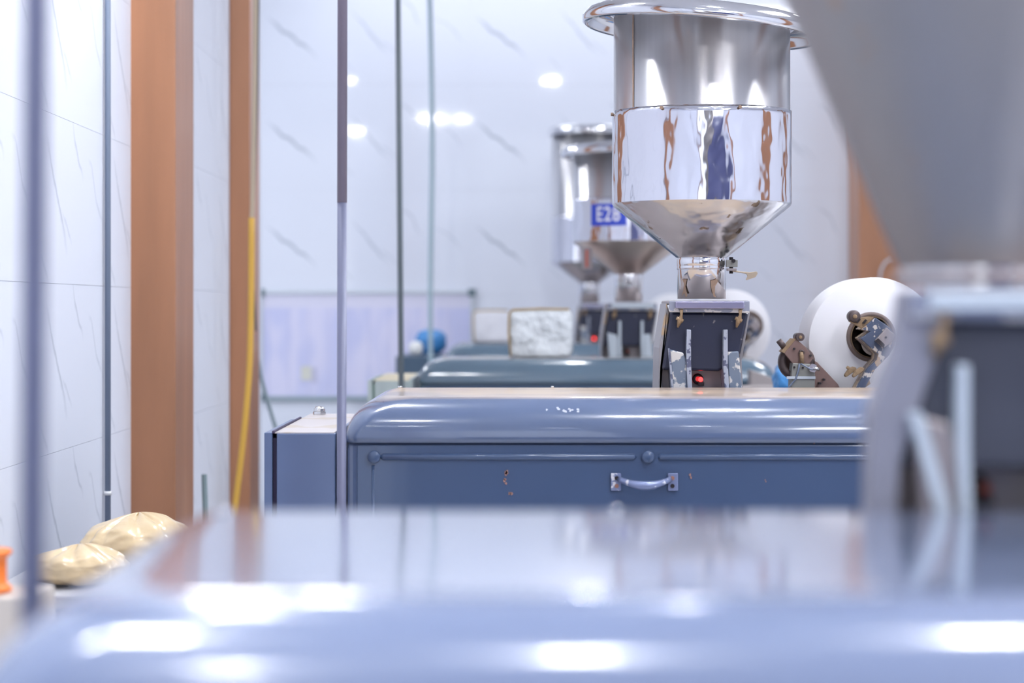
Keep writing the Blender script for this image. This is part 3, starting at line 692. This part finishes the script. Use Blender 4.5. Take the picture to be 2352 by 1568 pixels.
# wall pipe
t = empty('wall_pipe', (LX+.012, 4.9/.912, 0), 'slim slate pipe running up the marble wall left of the wooden column', 'pipe')
MB().cyl((0, 0, 0), (0, 0, CEIL), .0075, 20).build('tube', M['pipe'], t)
z_ = CZ-(1132-705)/912
MB().cyl((0, 0, z_-.005), (0, 0, z_+.005), .010, 20).build('clip', M['clampw'], t)

# ------------------------------------------------------------------ cables at the second column
def cable(name, pts, r, m, label, s=.67):
    P = []
    for i in range(len(pts)-1):
        for k in range(6):
            f = k/6; a, b = pts[i], pts[i+1]; P.append(ww(a[0]+(b[0]-a[0])*f, a[1]+(b[1]-a[1])*f, s))
    P.append(ww(*pts[-1], s))
    Q = [Vector(p) for p in P]
    for _ in range(3): Q = [Q[0]]+[(Q[i-1]+Q[i]*2+Q[i+1])/4 for i in range(1, len(Q)-1)]+[Q[-1]]
    base = Q[-1].copy(); o = MB().tube([q-base for q in Q], r, 10).build(name, m, loc=base)
    return tag(o, label, 'cable')
c = empty('cable', ww(545, 1165, .69), 'golden yellow cable with tan upper length hanging over the second wooden column', 'cable')
def cpart(name, pts, r, m, s=.69):
    o0 = c.location
    Q = [Vector(ww(x, y, s)) for x, y in pts]; R_ = []
    for i in range(len(Q)-1):
        for k in range(5): R_.append(Q[i].lerp(Q[i+1], k/5))
    R_.append(Q[-1])
    for _ in range(3): R_ = [R_[0]]+[(R_[i-1]+R_[i]*2+R_[i+1])/4 for i in range(1, len(R_)-1)]+[R_[-1]]
    MB().tube([q-o0 for q in R_], r, 12).build(name, m, c)
cpart('tan_length', [(588,-320),(587,0),(584,250),(580,470),(578,505)], .0075, M['cabletan'])
cpart('yellow_length', [(578,500),(577,700),(574,840),(566,940),(553,1060),(540,1160),(520,1400),(500,1640)], .0105, M['yellow'])
cable('cable', [(598,-300),(594,0),(592,200),(585,420),(580,520),(581,640),(588,760)], .0035, M['cableblk'], 'thin dark cable hanging beside the tan and yellow cable', .675)
cable('hose', [(585,790),(598,860),(617,930),(634,985),(660,1070),(700,1200),(755,1500),(762,1546)], .0075, M['rod'], 'grey teal hose sloping down behind the control box in front of the planning board', .60)['category'] = 'hose'
o = MB().cyl((0, 0, 0), (-.03, 0, .92), .008, 12).build('rod', M['capd'], loc=(ww(493, 0, .8)[0], 4.9/.8, 0)); tag(o, 'short dark rod standing in the gap between the two wooden columns', 'rod')

# ------------------------------------------------------------------ planning board on the back wall
def board_mat():
    m = bpy.data.materials.new('planning_sheet'); m.use_nodes = True; nt = m.node_tree; L = nt.links
    b = nt.nodes['Principled BSDF']; b.inputs['Roughness'].default_value = .35
    tc = nn(nt, 'ShaderNodeTexCoord'); sp = nn(nt, 'ShaderNodeSeparateXYZ'); L.new(tc.outputs['Object'], sp.inputs[0])
    def mth(op, x, y=0.0):
        q = nn(nt, 'ShaderNodeMath', operation=op)
        for i, t in enumerate((x, y)):
            if isinstance(t, (int, float)): q.inputs[i].default_value = t
            else: L.new(t, q.inputs[i])
        return q.outputs[0]
    def line(c, period, wd):
        fr = mth('FRACT', mth('DIVIDE', mth('ADD', c, 10.0), period)); return mth('LESS_THAN', fr, wd)
    g = mth('MAXIMUM', mth('MULTIPLY', line(sp.outputs['Z'], .022, .25), .35), mth('MULTIPLY', line(sp.outputs['X'], .115, .12), .55))
    n = nn(nt, 'ShaderNodeTexNoise'); n.inputs['Scale'].default_value = 9; n.inputs['Detail'].default_value = 1
    mp = nn(nt, 'ShaderNodeMapping'); mp.inputs['Scale'].default_value = (1, 1, .35); L.new(tc.outputs['Object'], mp.inputs[0]); L.new(mp.outputs[0], n.inputs['Vector'])
    mx = nn(nt, 'ShaderNodeMix', data_type='RGBA'); mx.inputs[6].default_value = (.60, .62, .86, 1); mx.inputs[7].default_value = (.72, .71, .89, 1)
    r = nn(nt, 'ShaderNodeMapRange'); r.inputs[1].default_value = .4; r.inputs[2].default_value = .6; L.new(n.outputs[0], r.inputs[0]); L.new(r.outputs[0], mx.inputs[0])
    m2 = nn(nt, 'ShaderNodeMix', data_type='RGBA'); m2.inputs[7].default_value = (.45, .46, .68, 1); L.new(mth('MULTIPLY', g, .45), m2.inputs[0]); L.new(mx.outputs[2], m2.inputs[6])
    # pale header band
    hd = nn(nt, 'ShaderNodeMapRange'); hd.inputs[1].default_value = .20; hd.inputs[2].default_value = .23; L.new(sp.outputs['Z'], hd.inputs[0])
    m3 = nn(nt, 'ShaderNodeMix', data_type='RGBA'); m3.inputs[7].default_value = (.74, .73, .87, 1); L.new(hd.outputs[0], m3.inputs[0]); L.new(m2.outputs[2], m3.inputs[6])
    L.new(m3.outputs[2], b.inputs['Base Color']); return m
bx0, bx1 = (600-1176)/401, (1084-1176)/401; bz1, bz0 = CZ+(705-672)/401, CZ-(913-705)/401
bc = ((bx0+bx1)/2, BY-.012, (bz0+bz1)/2); hw = (bx1-bx0)/2; hh = (bz1-bz0)/2
bd = empty('planning_board', bc, 'lavender gridded planning board with grey frame and dark corner caps on the back wall', 'board')
MB().box(-hw, hw, -.016, -.001, -hh, hh).build('sheet', board_mat(), bd)
for nm, q in (('frame_bar', (-hw-.012, hw+.012, hh-.008, hh+.012)), ('frame_bar', (-hw-.012, -hw+.010, -hh, hh)), ('frame_bar', (hw-.010, hw+.012, -hh, hh)), ('tray', (-hw-.012, hw+.012, -hh-.018, -hh+.008))):
    MB().box(q[0], q[1], -.03, -.001, q[2], q[3]).build(nm, M['frameb'] if nm != 'tray' else M['rod'], bd, bevel=.004)
for sx, sz in ((-1, 1), (1, 1), (-1, -1), (1, -1)):
    MB().box(sx*hw-.022, sx*hw+.022, -.035, -.0305, sz*hh-.022, sz*hh+.022).build('corner_cap', M['capd'], bd, bevel=.006)
MB().box(-.375, -.315, -.020, -.0165, -.20, -.12).build('note_and_shadow', mat('cream_note', (.70, .70, .62), .6), bd)
MB().box(-.315, -.285, -.020, -.0165, -.215, -.13).build('note_and_shadow', mat('note_shadow', (.55, .55, .70), .6), bd)  # the cream paper's cast shadow, painted as a grey-lilac strip beside it

# ------------------------------------------------------------------ wrapped packs on the hoods
def blob(name, c, r, m, seed, pw=4.0, amp=.06, parent=None, freq=3, n=40, k=26, pleat=0):
    vs = []; fs = []
    for j in range(k+1):
        ph = -PI/2+PI*j/k
        for i in range(n):
            th = 2*PI*i/n
            f = lambda v: math.copysign(abs(v)**(2/pw), v)
            d = Vector((f(math.cos(ph))*f(math.cos(th)), f(math.cos(ph))*f(math.sin(th)), f(math.sin(ph))))
            nz = noise.noise(d*freq+Vector((seed, 0, 0))); rid = (1-abs(noise.noise(d*freq*2.2+Vector((0, seed, 5))))*2)
            q = d*(1+amp*nz+amp*.5*rid-amp*.3)
            if pleat:
                wv = noise.noise(Vector((math.cos(th)*1.5, math.sin(th)*1.5, seed)))*3
                up = max(0, math.sin(ph)); q = q*(1+pleat*abs(math.sin(th*5+wv+ph*1.2))*(.35+.65*up)); q.z += .30*math.exp(-((d.x-.2)**2+(d.y+.1)**2)*5)*up
            vs.append((q.x*r[0], q.y*r[1], max(-r[2], q.z*r[2])))
    for j in range(k):
        for i in range(n): fs.append((j*n+i, j*n+(i+1)%n, (j+1)*n+(i+1)%n, (j+1)*n+i))
    return MB().add(vs, fs, True).build(name, m, parent, loc=c)
def pack(px0, px1, py0, s, ztop, dpt, m, label):
    x0 = (px0-1176)/(1000*s); x1 = (px1-1176)/(1000*s); zt = CZ-(py0-705)/(1000*s); zb = CZ+ztop
    r = ((x1-x0)/2, dpt/2, (zt-zb)/2); y = 4.9/s+dpt/2
    t = empty('wrapped_pack', ((x0+x1)/2, y, zb), label, 'package', 'plastic wrapped packs on the hoods')
    blob('wrapping', (0, 0, r[2]+.001), (r[0]*1.0, r[1], r[2]*1.0), m, 3.3, pw=9, amp=.04, parent=t, freq=2.5)
    e = .004; X = r[0]*.985; Z0 = .004; Z1 = 2*r[2]*.99
    MB().tube([(X*.9, -r[1]*.94, Z1), (0, -r[1]*.95, Z1+.002), (-X*.9, -r[1]*.94, Z1-.002), (-X, -r[1]*.94, Z1*.9), (-X*1.01, -r[1]*.94, Z1*.5), (-X*.95, -r[1]*.94, Z0)], e, 8).build('kraft_edge', M['kraft'], t)
pack(1168, 1316, 709, .644, -.180, .20, M['wrap'], 'crinkled white plastic wrapped pack with kraft edge on the third hood')
pack(1086, 1172, 712, .455, -.180, .20, M['wrap4'], 'pale plastic wrapped pack on the farthest hood behind the crinkled one')
# far left: blue bag and cream knob on the dark box
o = blob('plastic_bag', ((990-1176)/440, 4.9/.44, CZ-.244+.062), (.082, .09, .062), M['bluebag'], 1.2, pw=2.6, amp=.14); tag(o, 'blue plastic bag lying on the dark far control box', 'bag')
o = blob('cream_jar', ((955-1176)/452, 4.9/.452, CZ-.244+.035), (.036, .036, .035), M['whiteball'], 9, pw=2.6, amp=.02); tag(o, 'small cream round jar on the dark far control box left of the blue bag', 'jar')

# bin with blue liner behind the second machine
t = empty('waste_bin', (.80, 6.15, 0), 'taupe bin with a light blue liner bag behind the guide unit', 'bin')
MB().lathe([(.001,0),(.14,0),(.18,1.17),(.172,1.17),(.13,.01)], n=40).build('bin_body', M['bin'], t)
blob('liner', (-.01, -.10, 1.19), (.05, .07, .055), M['bluebag'], 5, pw=2.4, amp=.12, parent=t)
t = empty('chute_guard', (.90, 7.2, 0), 'sloping taupe metal guard behind the second machine', 'guard')
MB().prism([(-.10,1.19),(.20,1.08),(.20,0),(-.10,0)], -.05, .05).build('panel', M['bin'], t, bevel=.004)

# ------------------------------------------------------------------ lower left: sacks on a table, orange reel on cartons
t = empty('side_table', (-.80, 4.35, 0), 'pale grey table by the marble wall under the beige sacks', 'table')
MB().box(-.21, .19, -.32, .35, .83, .855).build('table_top', M['tablem'], t, bevel=.004)
for lx in (-.18, .16):
    for ly in (-.28, .31): MB().box(lx-.015, lx+.015, ly-.015, ly+.015, 0, .83).build('leg', M['tablem'], t)
def sack(cx, cy, cz, r, seed, label, rotz):
    t = empty('sack', (cx, cy, cz), label, 'sack', 'beige plastic sacks on the table')
    b = blob('sack_body', (0, 0, r[2]), r, M['bag'], seed, pw=2.2, amp=.07, parent=t, freq=1.2, n=110, k=60, pleat=.16); b.rotation_euler = (0, 0, rotz)
sack(-.775, 4.43, .856, (.112, .105, .050), 2.0, 'upper beige plastic sack, its crumpled top against the wooden column', 0)
sack(-.850, 4.19, .856, (.095, .080, .033), 7.0, 'lower beige plastic sack in front, left of the crumpled one', 0)
t = empty('carton', (-.76, 3.0, 0), 'tall pale carton at the left edge under the orange spool', 'carton')
MB().box(-.08, .10, -.06, .08, 0, 1.0).build('carton_body', M['carton'], t, bevel=.004)
MB().box(-.015, .03, -.0605, .0805, .0, 1.002).build('tape', M['tablem'], t)
t = empty('orange_spool', (-.745, 2.99, 1.002), 'blurred orange spool at the left edge on the pale carton', 'spool')
MB().lathe([(.0001,0),(.042,0),(.044,.004),(.040,.008),(.036,.012),(.036,.046),(.040,.05),(.044,.054),(.042,.058),(.0001,.058)], n=40).build('spool_body', M['orange'], t)
MB().cyl((0, 0, .0585), (0, 0, .064), .014, 20).build('hub', M['tablem'], t)
# loop of cable in front of the far right column
P = []
for k in range(15):
    a = PI*.5+PI*.6*k/14; P.append((.07*math.cos(a), 0, .11*math.sin(a)))
o = MB().tube(P, .006, 10).build('cable_loop', M['frameb'], loc=((2050-1176)/(1000*.415), 4.9/.415, CZ+(705-640)/415)); tag(o, 'pale curved cable loop in front of the far orange wooden column', 'cable')
